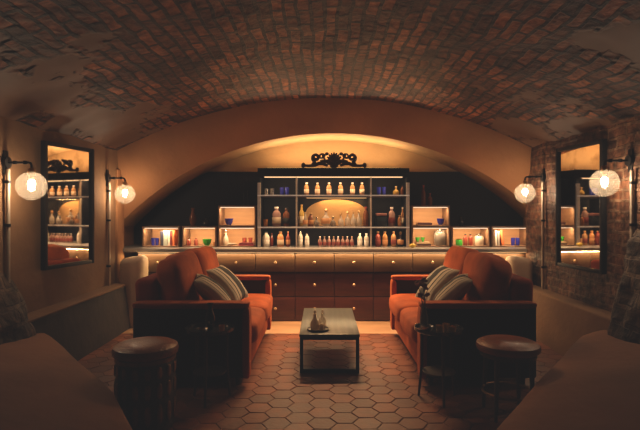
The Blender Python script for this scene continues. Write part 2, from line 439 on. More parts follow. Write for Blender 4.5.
# side walls
def wall(name, m, x, amp, seed):
    def fn(u, v):
        y = YB + (YE + .15 - YB) * u; z = -.05 + 2.3 * v
        return (x + amp * noise.noise(Vector((y * 1.7, z * 1.7, seed))) + amp * .5 * noise.noise(Vector((y * 6, z * 6, seed))), y, z)
    return struct(grid_mesh(name, m, 120, 46, fn, lambda u, v: ((YE - YB) * u, 2.3 * v)))
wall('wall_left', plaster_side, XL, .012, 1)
wall('wall_right', wall_brick, XR, .02, 5)
struct(bx('wall_behind_camera', plaster_dark, None, -2.75, 2.8, YB - .1, YB, -.05, 2.9, 0))
# plaster end wall: arched face between the brick vault and the lower arch of the bar recess
def efn(u, v):
    x = VC - VHALF + 2 * VHALF * u
    zo = vault_z(x) + .03
    xi = IC - 2.75 + 5.4 * u
    zi = inner_z(xi)
    s = v
    y = YE + .22 * (s ** 1.6)
    xx = x + (xi - x) * s
    return (xx, y, zo + (zi - zo) * s)
struct(grid_mesh('wall_end', plaster, 60, 14, efn))
# intrados of the recess arch
def ifn(u, v):
    xi = IC - 2.75 + 5.4 * u
    return (xi, YE + .22 + .80 * v, inner_z(xi))
struct(grid_mesh('trim_1', plaster_gold, 60, 8, ifn))
struct(bx('wall_back', plaster_gold, None, -2.8, 3.0, 7.0, 7.1, -.05, 2.6, 0))
struct(bx('wall_recess_left', plaster, None, -2.75, -2.62, 6.22, 7.02, -.05, 1.42, 0))
struct(bx('wall_recess_right', plaster, None, 2.80, 2.93, 6.22, 7.02, -.05, 1.42, 0))
# return jambs joining the side walls to the recess
struct(bx('trim_2', plaster, None, -2.72, -2.47, 6.05, 6.26, -.05, 1.9, .02))
struct(bx('trim_3', wall_brick, None, 2.56, 2.9, 6.0, 6.26, -.05, 1.9, .02))

# added dark sheets standing for shade on the back wall under the arch
def shade_sheet(name, x0, x1):
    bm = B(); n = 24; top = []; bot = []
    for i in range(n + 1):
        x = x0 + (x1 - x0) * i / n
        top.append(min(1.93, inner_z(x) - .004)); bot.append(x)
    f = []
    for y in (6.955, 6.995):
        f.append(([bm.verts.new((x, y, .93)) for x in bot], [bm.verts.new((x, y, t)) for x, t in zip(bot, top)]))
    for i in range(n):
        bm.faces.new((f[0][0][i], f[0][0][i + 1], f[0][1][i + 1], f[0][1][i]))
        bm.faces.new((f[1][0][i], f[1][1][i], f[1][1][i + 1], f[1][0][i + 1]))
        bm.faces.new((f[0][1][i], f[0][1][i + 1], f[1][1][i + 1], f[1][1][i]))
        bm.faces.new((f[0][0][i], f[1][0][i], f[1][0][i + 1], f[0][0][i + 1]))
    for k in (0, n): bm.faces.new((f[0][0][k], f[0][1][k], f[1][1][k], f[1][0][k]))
    return struct(mk(name, bm, navy_and_shade, angle=30))
shade_sheet('shade_trim_4', -2.615, .14); shade_sheet('shade_trim_5', .145, 2.795)

# ledges along the side walls
def ledge(name, s, x, m):
    bm = B()
    a, b = (x, x + .2) if s < 0 else (x - .2, x)
    box(bm, a, b, 3.2, 6.02, -.04, .5, .02, 3)
    for v in bm.verts:
        if (v.co.x > (a + b) / 2) == (s < 0): v.co.x += (.5 - v.co.z) * .12 * (-s)
    return struct(mk(name, bm, m))
ledge('trim_6', -1, XL - .03, pm('shaded_render', (.03, .02, .015), .85, var=.3, bump=.3, bscale=14)); ledge('trim_7', 1, XR + .03, plaster_side)  # left ledge: shade on its front put into the dark colour
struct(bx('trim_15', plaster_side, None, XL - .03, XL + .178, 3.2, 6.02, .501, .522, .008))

# sloped plaster aprons in the foreground and the rubble piers above them
def apron(name, s, ft):
    up = [(2.50, 4.20, .40), (2.50, 3.6, .44), (2.50, 3.0, .47), (2.50, 2.3, .5), (2.50, 1.2, .52), (2.50, YB, .55)]
    bm = B(); N = 12; rows = []
    def lerp(P, t):
        k = t * (len(P) - 1); i = min(int(k), len(P) - 2); q = k - i
        return Vector(P[i]).lerp(Vector(P[i + 1]), q)
    for a in range(41):
        t = a / 40; U, L = lerp(up, t), lerp(ft, t); row = []
        for b in range(N + 1):
            q = U.lerp(L, b / N); q.z += .02 * math.sin(PI * b / N) + .010 * noise.noise(q * 3)
            row.append(bm.verts.new((s * q.x, q.y, q.z)))
        for dx, dz in ((-.018, -.012), (-.028, -.035), (-.03, -.12)):
            row.append(bm.verts.new((s * (q.x + dx), q.y + .012 * (dz < -.02), q.z + dz)))
        row.append(bm.verts.new((s * (q.x - .03), q.y + .012, -.01)))
        rows.append(row)
    for p, q in zip(rows, rows[1:]):
        for i in range(len(p) - 1): bm.faces.new((p[i], p[i + 1], q[i + 1], q[i]))
    e0 = bm.verts.new((s * 2.5, 4.2, -.01))
    bm.faces.new([e0] + rows[0])
    return struct(mk(name, bm, plaster_apron, angle=50))
apron('trim_8', -1, [(2.27, 4.16, .36), (1.76, 3.55, .345), (1.27, 2.98, .33), (.98, 2.54, .28), (.86, 1.6, .25), (.86, YB, .25)])
apron('trim_9', 1, [(2.17, 4.16, .36), (1.72, 3.57, .345), (1.255, 2.98, .33), (.92, 2.58, .28), (.80, 1.6, .25), (.80, YB, .25)])
def pier(name, s, top):
    def fn(u, v):
        y = YB + (4.2 - YB) * u; z = .30 + top * v
        edge = max(0, (y - 3.95) / .25)
        x = 2.27 + .22 * v ** 1.4 + .3 * edge ** 2
        n_ = .05 * noise.noise(Vector((y * 4, z * 4, s * 5))) + .03 * noise.noise(Vector((y * 10, z * 10, s * 7)))
        return (s * (x + n_), y, z)
    return struct(grid_mesh(name, rubble, 130, 30, fn, lambda u, v: (5.5 * u, top * v)))
pier('trim_10', -1, .62); pier('trim_11', 1, .95)
# rounded plaster feet of the arch at each end of the bar
def foot(name, x0, x1):
    bm = box(B(), x0, x1, 5.93, 6.19, -.03, .82, .07, 5)
    for v in bm.verts:
        if v.co.z > .5: v.co.z += .03 * ((v.co.x - x0) / (x1 - x0) if x0 < 0 else (x1 - v.co.x) / (x1 - x0))
    return struct(mk(name, bm, pm('pale_render_' + name, (.50, .36, .24), .7, var=.1)))
foot('trim_12', -2.42, -2.13); foot('trim_13', 2.25, 2.52)

# ------------------------------------------------------------------ wall pipes
def pipe(px, s, label):
    x = (XL + .03) if s < 0 else (XR - .035)
    D = x * F / (px - VX)
    t = thing('conduit_pipe', label, 'pipe', (x, D, .0), 0, 'vertical conduits on the side walls')
    mk('pipe', tube(B(), [(0, 0, .505), (0, 0, 1.2), (0, 0, 1.72)], .016, 12), grey_metal_pipe, t)
    for z in (.75, 1.28, 1.62):
        b = B(); lathe(b, [(.016, -.012), (.022, -.012), (.022, .012), (.016, .012)], 14, (0, 0, z))
        box(b, min(0, s * .03), max(0, s * .03), -.008, .008, z - .008, z + .008)
        mk('pipe_clamp', b, frame_black, t)
    return x, D
pipe(8, -1, 'pale conduit pipe on the left plaster wall, nearest the camera')
pipe(109, -1, 'pale conduit pipe on the left plaster wall between mirror and bar')
pipe(632, 1, 'pale conduit pipe on the right brick wall, nearest the camera')
pipe(543, 1, 'pale conduit pipe on the right brick wall between mirror and bar')

# ------------------------------------------------------------------ wall lamps
def wall_lamp(px, py, s, label):
    x = (XL + .21) if s < 0 else (XR - .22)
    D = x * F / (px - VX)
    zg = wz(py, D); za = zg + .185
    wallx = XL + .0 if s < 0 else XR
    d = wallx - x           # toward the wall
    t = thing('wall_lamp', label, 'lamp', (x, D, zg), 0, 'globe wall lamps')
    b = B()
    tube(b, [(0, 0, .135), (0, 0, .165), (s * .006, 0, .178), (s * .02, 0, .185), (s * .08, 0, .185), (d - s * .02, 0, .185)], .0095, 10)
    for q in (.05, .13):
        lathe(b, [(.0, -.014), (.016, -.014), (.016, .014), (0, .014)], 12, (s * q, 0, .185))
    mk('arm', b, frame_black, t)
    b = B(); tube(b, [(d - s * .03, 0, .185), (d + s * .002, 0, .185)], .045, 20); box(b, min(d - s * .012, d), max(d - s * .012, d), -.03, .03, .09, .28, .004)
    mk('wall_plate', b, frame_black, t)
    mk('socket', lathe(B(), [(0, .142), (.02, .142), (.026, .13), (.03, .10), (.03, .085), (.018, .085), (.018, .06), (0, .06)], 18), brass, t)
    prof = []
    for i in range(3, 41):
        a = PI * i / 40
        r = .113 * math.sin(a) * (1 + .006 * math.cos(i * PI)); prof.append((r, .113 * math.cos(a)))
    prof[-1] = (0, -.113)
    mk('globe', lathe(B(), prof, 36), globe_m, t)
    bl = []
    for i in range(13):
        a = PI * i / 12
        bl.append((max(0, .027 * math.sin(a)) if 0 < i < 12 else 0, .015 - .034 * -math.cos(a)))
    mk('bulb', lathe(B(), bl, 16), bulb_m, t)
wall_lamp(31.5, 186, -1, 'clear globe wall lamp on the left wall, left of the mirror, nearest the camera')
wall_lamp(125, 194, -1, 'clear globe wall lamp on the left wall near the bar arch')
wall_lamp(604.5, 183, 1, 'clear globe wall lamp on the brick wall, right of the mirror')
wall_lamp(525, 193, 1, 'clear globe wall lamp on the brick wall near the bar arch')

# ------------------------------------------------------------------ mirrors
def mirror(x, y, yaw, w, z0, z1, s, label):
    """near edge at (x,y); local +y runs away from the camera"""
    t = thing('wall_mirror', label, 'mirror', (x, y, z0), yaw, 'framed mirrors on the side walls')
    h = z1 - z0; k = -s     # k: direction into the room
    def slab(a0, a1): return (min(k * a0, k * a1), max(k * a0, k * a1))
    b = B(); fw = .035
    p = slab(-.02, .028)
    box(b, *p, 0, fw, 0, h, .004); box(b, *p, w - fw, w, 0, h, .004)
    box(b, *p, fw, w - fw, 0, fw, .004); box(b, *p, fw, w - fw, h - fw, h, .004)
    mk('mirror_frame', b, frame_black, t)
    p = slab(-.004, .006)
    mk('mirror_glass', box(B(), *p, fw - .004, w - fw + .004, fw - .004, h - fw + .004), mirror_m, t, smooth=False)
    # wedge shaped back between frame and wall
    b = B(); vs = []
    for z in (.02, h - .02):
        for (u, yy) in ((-.018, .02), (-.018, w - .02), (-.02 - abs(math.sin(yaw)) * w, w - .02), (-.03, .02)):
            vs.append(b.verts.new((k * u, yy, z)))
    for q in ((0, 1, 2, 3), (7, 6, 5, 4), (0, 4, 5, 1), (1, 5, 6, 2), (2, 6, 7, 3), (3, 7, 4, 0)): b.faces.new([vs[i] for i in q])
    mk('back_box', b, frame_black, t, smooth=False)
mirror(-2.45, 4.38, -math.radians(12.3), .66, .87, 2.01, -1, 'tall black framed mirror on the left plaster wall')
mirror(2.50, 4.42, math.radians(5.5), .735, .83, 2.03, 1, 'tall black framed mirror on the right brick wall')

# ------------------------------------------------------------------ drawer cabinets and worktop
COL0, CW = -2.3, .4906
ordn = ['leftmost column', 'second column from the left', 'third column from the left', 'fourth column from the left', 'fifth column from the left',
        'sixth column from the left', 'seventh column from the left', 'third column from the right', 'second column from the right', 'rightmost column']
def drawer_cab(i):
    x = COL0 + CW * (i + .5)
    t = thing('drawer_cabinet', 'reddish brown drawer cabinet under worktop, ' + ordn[i], 'cabinet', (x, 6.25, 0), 0, 'drawer cabinets of the bar')
    h = CW / 2
    bx('carcass', carcass_m, t, -h + .001, h - .001, .045, .70, .055, .868, 0)
    bx('plinth', carcass_m, t, -h + .001, h - .001, .16, .68, -.002, .055, 0)
    for (z0, z1, y, m) in ((.628, .862, 0, drawer_lit), (.318, .606, .022, drawer_m), (.012, .310, .022, drawer_m)):
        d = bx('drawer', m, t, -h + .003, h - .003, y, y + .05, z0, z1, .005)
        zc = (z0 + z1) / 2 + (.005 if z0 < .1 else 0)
        b = lathe(B(), [(0, -.012), (.010, -.012), (.007, -.004), (.007, .006), (.017, .012), (.018, .018), (.012, .024), (0, .025)], 16)
        for v in b.verts: v.co = Vector((v.co.x, -v.co.z + y, v.co.y + zc))
        mk('knob', b, bronze, d)
for i in range(10): drawer_cab(i)
wt = thing('worktop', 'long dark worktop running across the drawer cabinets of the bar', 'worktop', (.1, 6.6, .868))
bx('top_slab', worktop_m, wt, -2.715, 2.695, -.40, .38, .008, .048, .004)
bx('led_strip', led_under, wt, -2.4, 2.5, -.368, -.356, .001, .008, 0)
struct(bx('trim_14', pm('border_slab', (.42, .24, .13), .5, var=.2, scale=(2, 5, 5)), None, -2.55, 2.65, 5.66, 6.40, -.06, .0015, .001))

# ------------------------------------------------------------------ shelf boxes
WT = .916 + .0005
def shelf_box(px0, px1, z0, z1, label, grp='lit display boxes beside the shelves'):
    D = 6.5; x0, x1 = wx(px0, D), wx(px1, D); w = (x1 - x0) / 2; h = z1 - z0; th = .02; dep = .36
    t = thing('display_box', label, 'shelf box', ((x0 + x1) / 2, D, z0), 0, grp)
    for s in (-1, 1):
        a, b = (-w, -w + th) if s < 0 else (w - th, w)
        bx('side_panel', box_edge, t, a, b, 0, dep, 0, h, .002)
    bx('top_panel', box_edge, t, -w + th, w - th, 0, dep, h - th, h, .002)
    bx('bottom_panel', box_edge, t, -w + th, w - th, 0, dep, 0, th * .7, .002)
    bx('back_panel', box_wood, t, -w + th, w - th, dep - .02, dep, th * .7, h - th, 0)
    bx('led_strip', led_box, t, -w + th + .01, w - th - .01, .012, .026, h - th - .010, h - th, 0)
    area('box_glow', ((x0 + x1) / 2, D + .03, z0 + h - th - .011), 2 * w - .07, .012, 3.6, (1, .66, .36), (math.radians(25), 0, 0))
    return t
ZB, ZM, ZT = WT, 1.187, 1.458
shelf_box(142, 179.5, ZB, ZM, 'lit wooden display box at the far left end of the worktop')
shelf_box(182, 216.5, ZB, ZM, 'lit wooden display box on the worktop, second from the left, with a green bowl inside')
shelf_box(218, 256, ZB, ZM, 'lit wooden display box left of the tall shelves, lower of two')
shelf_box(218, 256, ZM + .001, ZT, 'lit wooden display box left of the tall shelves, upper of two')
shelf_box(411.5, 450, ZB, ZM, 'lit wooden display box right of the tall shelves, lower of two')
shelf_box(411.5, 450, ZM + .001, ZT, 'lit wooden display box right of the tall shelves, upper of two')
shelf_box(451.5, 490, ZB, ZM, 'lit wooden display box on the worktop, second from the right, with a green jar')
shelf_box(491.5, 531, ZB, ZM, 'lit wooden display box at the far right end of the worktop')

# ------------------------------------------------------------------ tall central shelves
SX0, SX1 = wx(257.5, 6.5), wx(409.5, 6.5); SCX = (SX0 + SX1) / 2; SW = (SX1 - SX0) / 2
su = thing('shelf_unit', 'tall dark central shelf unit with bronze posts, full of bottles', 'shelves', (SCX, 6.5, WT), 0)
D1, D2 = wx(296.5, 6.5) - SCX, wx(371, 6.5) - SCX
S1, S2, ST = 1.18 - WT, 1.595 - WT, 1.946 - WT     # shelf levels, top
for x in (-SW + .02, SW - .02):
    bx('side_post', divider_m, su, x - .02, x + .02, -.004, .03, 0, ST - .19, .003)
    bx('side_panel', navy_and_shade, su, x - .016, x + .016, .03, .40, 0, ST - .125, .002)
for x in (D1, D2):
    bx('divider', divider_m, su, x - .010, x + .010, -.002, .02, 0, ST - .12, .002)
    bx('divider_panel', navy_and_shade, su, x - .006, x + .006, .02, .38, 0, ST - .12, 0)
for z in (S1, S2):
    b = box(B(), -SW + .04, SW - .04, .004, .38, z - .028, z, 0)
    mk('shelf', b, carcass_m, su)
    bx('shelf_edge', shelf_edge_m, su, -SW + .0, SW - .0, -.010, .0035, z - .014, z + .002, .002)
b = B(); box(b, -SW, SW, 0, .42, ST - .105, ST, .004)
mk('cornice', b, navy_and_shade, su)
bx('back_panel', navy_and_shade, su, -SW, SW, .40, .42, 0, ST - .106, 0)
b = B(); ax0, ax1 = D1 + .10, D2 - .012
pts = [(ax0, S1 + .004)] + [((ax0 + ax1) / 2 - (ax1 - ax0) / 2 * math.cos(PI * i / 24), S1 + .13 + .235 * math.sin(PI * i / 24) ** .8) for i in range(25)] + [(ax1, S1 + .004)]
f0 = [b.verts.new((x, .388, z)) for x, z in pts]; f1 = [b.verts.new((x, .399, z)) for x, z in pts]
b.faces.new(f0); b.faces.new(f1[::-1])
for i in range(len(pts)):
    k = (i + 1) % len(pts); b.faces.new((f0[i], f1[i], f1[k], f0[k]))
mk('arch_reflection_panel', b, plaster_gold, su, angle=30)  # coloured panel standing for the vault's reflection in a mirrored back
bx('led_strip', led, su, -SW + .09, SW - .09, .004, .016, ST - .124, ST - .112, 0)
bx('led_channel', carcass_m, su, -SW + .07, SW - .07, .004, .03, ST - .112, ST - .1055, 0)
bx('led_strip', led_under, su, D1 + .12, D2 - .03, .34, .352, S2 - .034, S2 - .0285, 0)  # added strip that brightens the arched reflection panel
cl = thing('cornice_light', 'warm light strip lying on top of the tall shelf unit', 'light strip', (SCX, 6.70, 1.9475))
bx('led_strip', led_top, cl, -.88, .88, -.012, .012, .006, .018, 0)
bx('mounting_rail', frame_black, cl, -.9, .9, -.03, -.018, 0, .016, .002)
bx('base_rail', frame_black, cl, -.9, .9, -.018, .02, 0, .006, 0)

# scrolled crest
def crest():
    t = thing('crest_ornament', 'dark scrolled cast ornament standing on top of the shelf unit', 'ornament', (wx(334, 6.52), 6.53, 1.9475))
    b = B()
    puff(b, (0, 0, .10), (.15, .05, .17), .8, 20, 12)
    for k in range(-3, 4):
        a = k * .33
        tube(b, [(0, -.02, .07), (math.sin(a) * .06, -.03, .07 + math.cos(a) * .07), (math.sin(a) * .105, -.02, .08 + math.cos(a) * .12)], [.012, .016, .011], 8)
    puff(b, (0, 0, .03), (.11, .05, .06), .8, 16, 10)
    mk('shell', b, iron, t)
    def spiral(cx, cz, r0, turns, dirn, a0, n=30):
        return [(cx + r0 * (1 - .8 * i / n) * math.cos(a0 + dirn * turns * 2 * PI * i / n), 0, cz + r0 * (1 - .8 * i / n) * math.sin(a0 + dirn * turns * 2 * PI * i / n)) for i in range(n + 1)]
    for s in (-1, 1):
        b = B()
        m = lambda pts: [(s * p[0], p[1], p[2]) for p in pts]
        tube(b, m([(.06, 0, .05), (.10, 0, .085), (.13, 0, .13)] + spiral(.16, .15, .04, 1.2, -1, PI)[1:]), .014, 8)
        tube(b, m(spiral(.235, .135, .055, 1.3, 1, -PI / 2)), .021, 8)
        tube(b, m([(.08, 0, .03), (.14, 0, .06), (.2, 0, .06), (.25, 0, .036), (.33, 0, .03), (.40, 0, .034)]), [.016, .026, .024, .022, .018, .016], 8)
        tube(b, m([(.235, 0, .08), (.265, 0, .06), (.29, 0, .03)]), [.02, .028, .018], 8)
        tube(b, m([(.07, 0, .1), (.12, 0, .09), (.18, 0, .085)]), [.018, .025, .018], 8)
        puff(b, (s * .40, 0, .036), (.055, .04, .07), .9, 14, 10)
        puff(b, (s * .095, 0, .185), (.05, .035, .045), .9, 14, 10)
        mk('scroll', b, iron, t)
crest()

# ------------------------------------------------------------------ bottles and small things
PROF = {
    'tall': [(0, 0), (.9, 0), (1, .03), (1, .56), (.86, .66), (.40, .76), (.33, .93), (0, .93)],
    'squat': [(0, 0), (.94, 0), (1, .04), (1, .64), (.74, .76), (.42, .82), (.42, .92), (0, .92)],
    'round': [(0, 0), (.7, 0), (.93, .1), (1, .26), (.94, .42), (.66, .55), (.33, .62), (.30, .80), (0, .80)],
    'cone': [(0, 0), (.95, 0), (1, .05), (.78, .35), (.45, .62), (.33, .8), (.33, .92), (0, .92)],
    'jar': [(0, 0), (.9, 0), (1, .05), (1, .72), (.86, .8), (.82, .84), (0, .84)],
}
def bottle(label, cat, px, h, w, kind, glass, cap='black', lab=None, D=6.62, z=WT, group=None, name=None):
    name = name or ('decanter' if cat == 'decanter' else 'jar' if cat == 'jar' else 'bottle')
    t = thing(name, label, cat, (wx(px, D), D, z), R.uniform(0, 6), group)
    r = w / 2; pr = PROF[kind]
    mk('glass_body', lathe(B(), [(a * r, b * h) for a, b in pr], 18), G[glass], t)
    top = pr[-1][1]; rc = pr[-2][0] * r
    if kind == 'round':
        b = B(); puff(b, (0, 0, h * .90), (rc * 2.5, rc * 2.5, h * .2), .9, 14, 10); tube(b, [(0, 0, h * .795), (0, 0, h * .84)], rc * .8, 10)
        mk('stopper', b, CAPM.get(cap) or G['clear'], t)
    elif kind == 'jar':
        b = lathe(B(), [(0, top * h), (rc * 1.08, top * h), (rc * 1.08, h * .92), (rc * .3, h * .95), (rc * .3, h), (0, h)], 18)
        mk('lid', b, CAPM[cap], t)
    else:
        mk('cap', lathe(B(), [(0, top * h + .0002), (rc * 1.15, top * h + .0002), (rc * 1.15, h * .995), (rc * .9, h), (0, h)], 14), CAPM[cap], t)
    if lab:
        mk('paper_label', lathe(B(), [(r * 1.015, h * .16), (r * 1.03, h * .165), (r * 1.03, h * .46), (r * 1.015, h * .465)], 18), LAB[lab], t)
    return t
def tumbler(label, px, h, w, glass, D=6.62, z=WT, group=None, y=None, x=None, mat=None, name='tumbler', cat='glass'):
    t = mk(name, lathe(B(), [(0, 0), (.40 * w, 0), (.44 * w, .02 * h), (.5 * w, h), (.46 * w, h), (.40 * w, .12 * h), (0, .1 * h)], 20), mat or G[glass])
    t.location = (x if x is not None else wx(px, D), D, z)
    return tag(t, label, cat, group)
def bowl(label, px, h, w, m, D=6.62, z=WT, x=None, group=None, name='bowl'):
    t = mk(name, lathe(B(), [(0, 0), (.24 * w, 0), (.26 * w, .06 * h), (.42 * w, .4 * h), (.5 * w, h), (.47 * w, h), (.38 * w, .45 * h), (.2 * w, .15 * h), (0, .13 * h)], 26), m)
    t.location = (x if x is not None else wx(px, D), D, z)
    return tag(t, label, 'bowl', group)
BOXZ = .0145
def z_(base): return base + BOXZ

def book(label, x, w, h, d, col, D, z, lean=0, flat=False, group='books in the display boxes'):
    t = thing('book', label, 'book', (x, D, z), 0, group)
    m = pm('cover_%d' % len(bpy.data.materials), col, .6, var=.12)
    b = B()
    if flat:
        box(b, -w / 2, w / 2, 0, d, 0, .003); box(b, -w / 2, w / 2, 0, d, h - .003, h); box(b, -w / 2, w / 2, 0, .003, .0, h)
        pg = box(B(), -w / 2 + .005, w / 2 - .005, .003, d - .005, .003, h - .003)
    else:
        box(b, -w / 2, -w / 2 + .003, 0, d, 0, h); box(b, w / 2 - .003, w / 2, 0, d, 0, h); box(b, -w / 2, w / 2, 0, .004, 0, h)
        pg = box(B(), -w / 2 + .003, w / 2 - .003, .004, d - .006, .003, h - .005)
    mk('cover', b, m, t); mk('pages', pg, paper, t)
    if lean:
        t.rotation_euler = (0, lean, 0)
    return t

# --- left box 1
zi = z_(ZB)
for px, lb in ((153, 'left one of a pair'), (157, 'right one of a pair')):
    tumbler('cobalt blue tumbler in the far left display box, ' + lb, px, .10, .048, 'blue', D=6.60 if px == 153 else 6.61, z=zi, group='cobalt blue tumblers')
xb = wx(161.5, 6.62)
for lb, w, h, c in (('dark navy book standing at the left of the row in the far left box', .040, .19, (.03, .03, .06)),
                    ('pale grey green book standing second in the row in the far left box', .055, .205, (.42, .47, .42)),
                    ('cream book standing third in the row in the far left box', .03, .20, (.75, .7, .6)),
                    ('dark red book standing fourth in the row in the far left box', .026, .195, (.16, .02, .02)),
                    ('orange book standing at the right of the row in the far left box', .03, .205, (.62, .16, .05))):
    book(lb, xb + w / 2, w, h, .16, c, 6.57, zi); xb += w + .0015
# --- left box 2
for px, g, lb in ((188.8, 'red', 'small dark red bottle in the second box from the left, left of two'), (196, 'red', 'small dark red bottle in the second box from the left, nearer the green bowl')):
    bottle(lb, 'bottle', px, .10, .054, 'squat', g, 'black', z=zi, group='small dark red bottles')
bowl('bright green glass bowl in the second display box from the left', 207, .085, .12, G['green'], z=zi)
tumbler('tiny amber tumbler at the right edge of the second box from the left', 214, .05, .035, 'amber', z=zi, D=6.56)
# --- left stack lower
t = bottle('tall clear glass decanter in the lower box left of the shelves', 'decanter', 226, .215, .075, 'round', 'clear', 'silver', z=zi, D=6.60)
t = mk('plate', lathe(B(), [(0, 0), (.05, 0), (.085, .018), (.08, .02), (.05, .008), (0, .006)], 28), white_ceramic); t.location = (wx(230.5, 6.72), 6.745, zi)
tag(t, 'white dish behind the clear decanter in the lower left box', 'plate')
book('magenta book lying at the bottom of the pile in the lower left box', wx(246.5, 6.6), .20, .020, .17, (.30, .03, .07), 6.56, zi, flat=True)
book('dark red book lying on the magenta book in the lower left box', wx(246.8, 6.6), .185, .018, .16, (.16, .025, .03), 6.565, zi + .0205, flat=True)
for px, lb in ((244.5, 'left'), (250.5, 'right')):
    tumbler('small red glass tumbler on the book pile in the lower left box, ' + lb + ' one', px, .062, .058, 'red', z=zi + .039, D=6.65, group='small red tumblers on the book pile')
# --- left stack upper
zu = z_(ZM + .001)
bowl('rounded cobalt blue bowl in the upper box left of the shelves', 229, .085, .115, G['blue'], z=zu)
# --- on top of left boxes
def vase(label, px, h, w, m, D, z, name='vase', x=None):
    t = mk(name, lathe(B(), [(0, 0), (.28 * w, 0), (.3 * w, .03 * h), (.5 * w, .3 * h), (.46 * w, .5 * h), (.2 * w, .78 * h), (.2 * w, .9 * h), (.3 * w, h), (.26 * w, h), (.15 * w, .88 * h), (.15 * w, .8 * h), (0, .78 * h)], 22), m)
    t.location = (x if x is not None else wx(px, D), D, z)
    return tag(t, label, 'vase')
vase('dark amber glinting vase standing on the second box from the left', 193, .24, .10, G['brown'], 6.62, ZM + .001)
vase('squat dark vase beside the amber one on the second box from the left', 206.5, .11, .11, black_glaze, 6.62, ZM + .001)
for px, lb in ((243.5, 'left of two'), (247.5, 'right of two')):
    t = thing('candlestick', 'slender dark candlestick on top of the upper left box, ' + lb, 'candlestick', (wx(px, 6.6), 6.6, ZT + .001), 0, 'slender candlesticks')
    mk('stick', lathe(B(), [(0, 0), (.024, 0), (.024, .006), (.006, .014), (.005, .07), (.009, .08), (.009, .09), (0, .09)], 14), frame_black, t)
    mk('candle', lathe(B(), [(0, .0903), (.006, .0903), (.004, .17 if px < 245 else .2), (0, .172 if px < 245 else .202)], 10), LAB['black'], t)
# --- right stack
bowl('rounded cobalt blue bowl in the upper box right of the shelves', 440.5, .085, .10, G['blue'], z=zu)
book('dark book lying flat in the upper box right of the shelves', wx(424.5, 6.6), .19, .03, .16, (.06, .018, .02), 6.57, zu, flat=True)
book('dark brown book lying at the bottom of the pile in the lower right box', wx(423.5, 6.6), .19, .020, .17, (.07, .03, .025), 6.56, zi, flat=True)
book('pale tan book lying on the brown book in the lower right box', wx(423, 6.6), .18, .026, .16, (.48, .33, .2), 6.565, zi + .0205, flat=True)
for px, w, lb in ((417.5, .06, 'left'), (422.8, .05, 'right')):
    bowl('small bright green glass bowl on the book pile in the lower right box, ' + lb + ' one', px, .06, w, G['green'], z=zi + .047, D=6.63, group='small green bowls on the book pile')
bottle('large clear round glass jar with dark contents in the lower right box', 'jar', 440, .215, .16, 'jar', 'smoke', 'silver', z=zi, D=6.63)
for px, h, lb, g in ((423.5, .27, 'tall dark red bottle on top of the upper right box, left of two', 'brown'), (430, .16, 'short dark red bottle on top of the upper right box, right of two', 'brown')):
    bottle(lb, 'bottle', px, h, .06, 'tall', g, 'red', z=ZT + .001, D=6.6)
vase('dim dark vase on top of the second box from the right', 461, .13, .09, black_glaze, 6.62, ZM + .001)
t = mk('lemon', puff(B(), (0, 0, .026), (.085, .052, .052), .95, 18, 12), pm('lemon_peel', (.75, .5, .06), .5, var=.1, bump=.2, bscale=120)); t.location = (wx(412.5, 6.42), 6.42, .9165)
tag(t, 'yellow lemon lying on the worktop by the right end of the shelves', 'fruit')
# --- right box 5
bottle('squat bright green glass jar in the second box from the right', 'jar', 459, .095, .09, 'jar', 'green', 'gold', z=zi)
for px, lb in ((465.3, 'left of two'), (470.5, 'right of two')):
    bottle('dark red bottle beside the green jar in a right box, ' + lb, 'bottle', px, .15, .058, 'squat', 'red', 'black', z=zi, group='dark red bottles by the green jar')
bottle('large pale frosted jar at the right of the second box from the right', 'jar', 479, .155, .115, 'jar', 'white', 'silver', z=zi)
# --- right box 6
x = wx(494.0, 6.62)
book('white book standing at the left of the far right box', x + .012, .028, .20, .16, (.8, .74, .66), 6.57, zi)
book('grey book standing beside the white one in the far right box', x + .045, .03, .195, .16, (.4, .37, .34), 6.57, zi)
t = book('orange book leaning on the grey one in the far right box', x + .104, .034, .2, .15, (.65, .17, .05), 6.575, zi + .0075, lean=-.14)
for px, lb in ((513, 'left one of a pair'), (517.6, 'right one of a pair')):
    tumbler('cobalt blue tumbler in the far right display box, ' + lb, px, .10, .055, 'blue', z=zi, group='cobalt blue tumblers')

# --- shelf unit, top tier
zt = WT + S2 + .0025
for px, lb in ((266, 'left'), (272, 'right')):
    tumbler('small silver cup at the left of the top shelf, ' + lb + ' of two', px, .085, .07, None, z=zt, mat=silver, name='cup', cat='cup', group='small silver cups')
for px, lb in ((282, 'left'), (287, 'right')):
    tumbler('cobalt blue tumbler on the top shelf left bay, ' + lb + ' of two', px, .10, .058, 'blue', z=zt, group='cobalt blue tumblers')
o6 = ['first from the left', 'second from the left', 'third from the left', 'third from the right', 'second from the right', 'first from the right']
for i, px in enumerate((306.5, 317.5, 329, 340.5, 352.5, 362)):
    bottle('pale amber bottle in the row of six on the top shelf, ' + o6[i], 'bottle', px, .165, .064, 'squat', 'amber', 'white', 'cream', z=zt, group='amber bottles on the top shelf')
for px, lb in ((378.8, 'left'), (384, 'right')):
    tumbler('cobalt blue tumbler on the top shelf right bay, ' + lb + ' of two', px, .105, .056, 'blue', z=zt, group='cobalt blue tumblers')
bottle('rounded gold coloured decanter at the right of the top shelf', 'decanter', 396, .12, .085, 'round', 'yellow', 'gold', z=zt)
bottle('dark brown bottle at the right end of the top shelf', 'bottle', 402.3, .13, .05, 'tall', 'brown', 'black', z=zt)
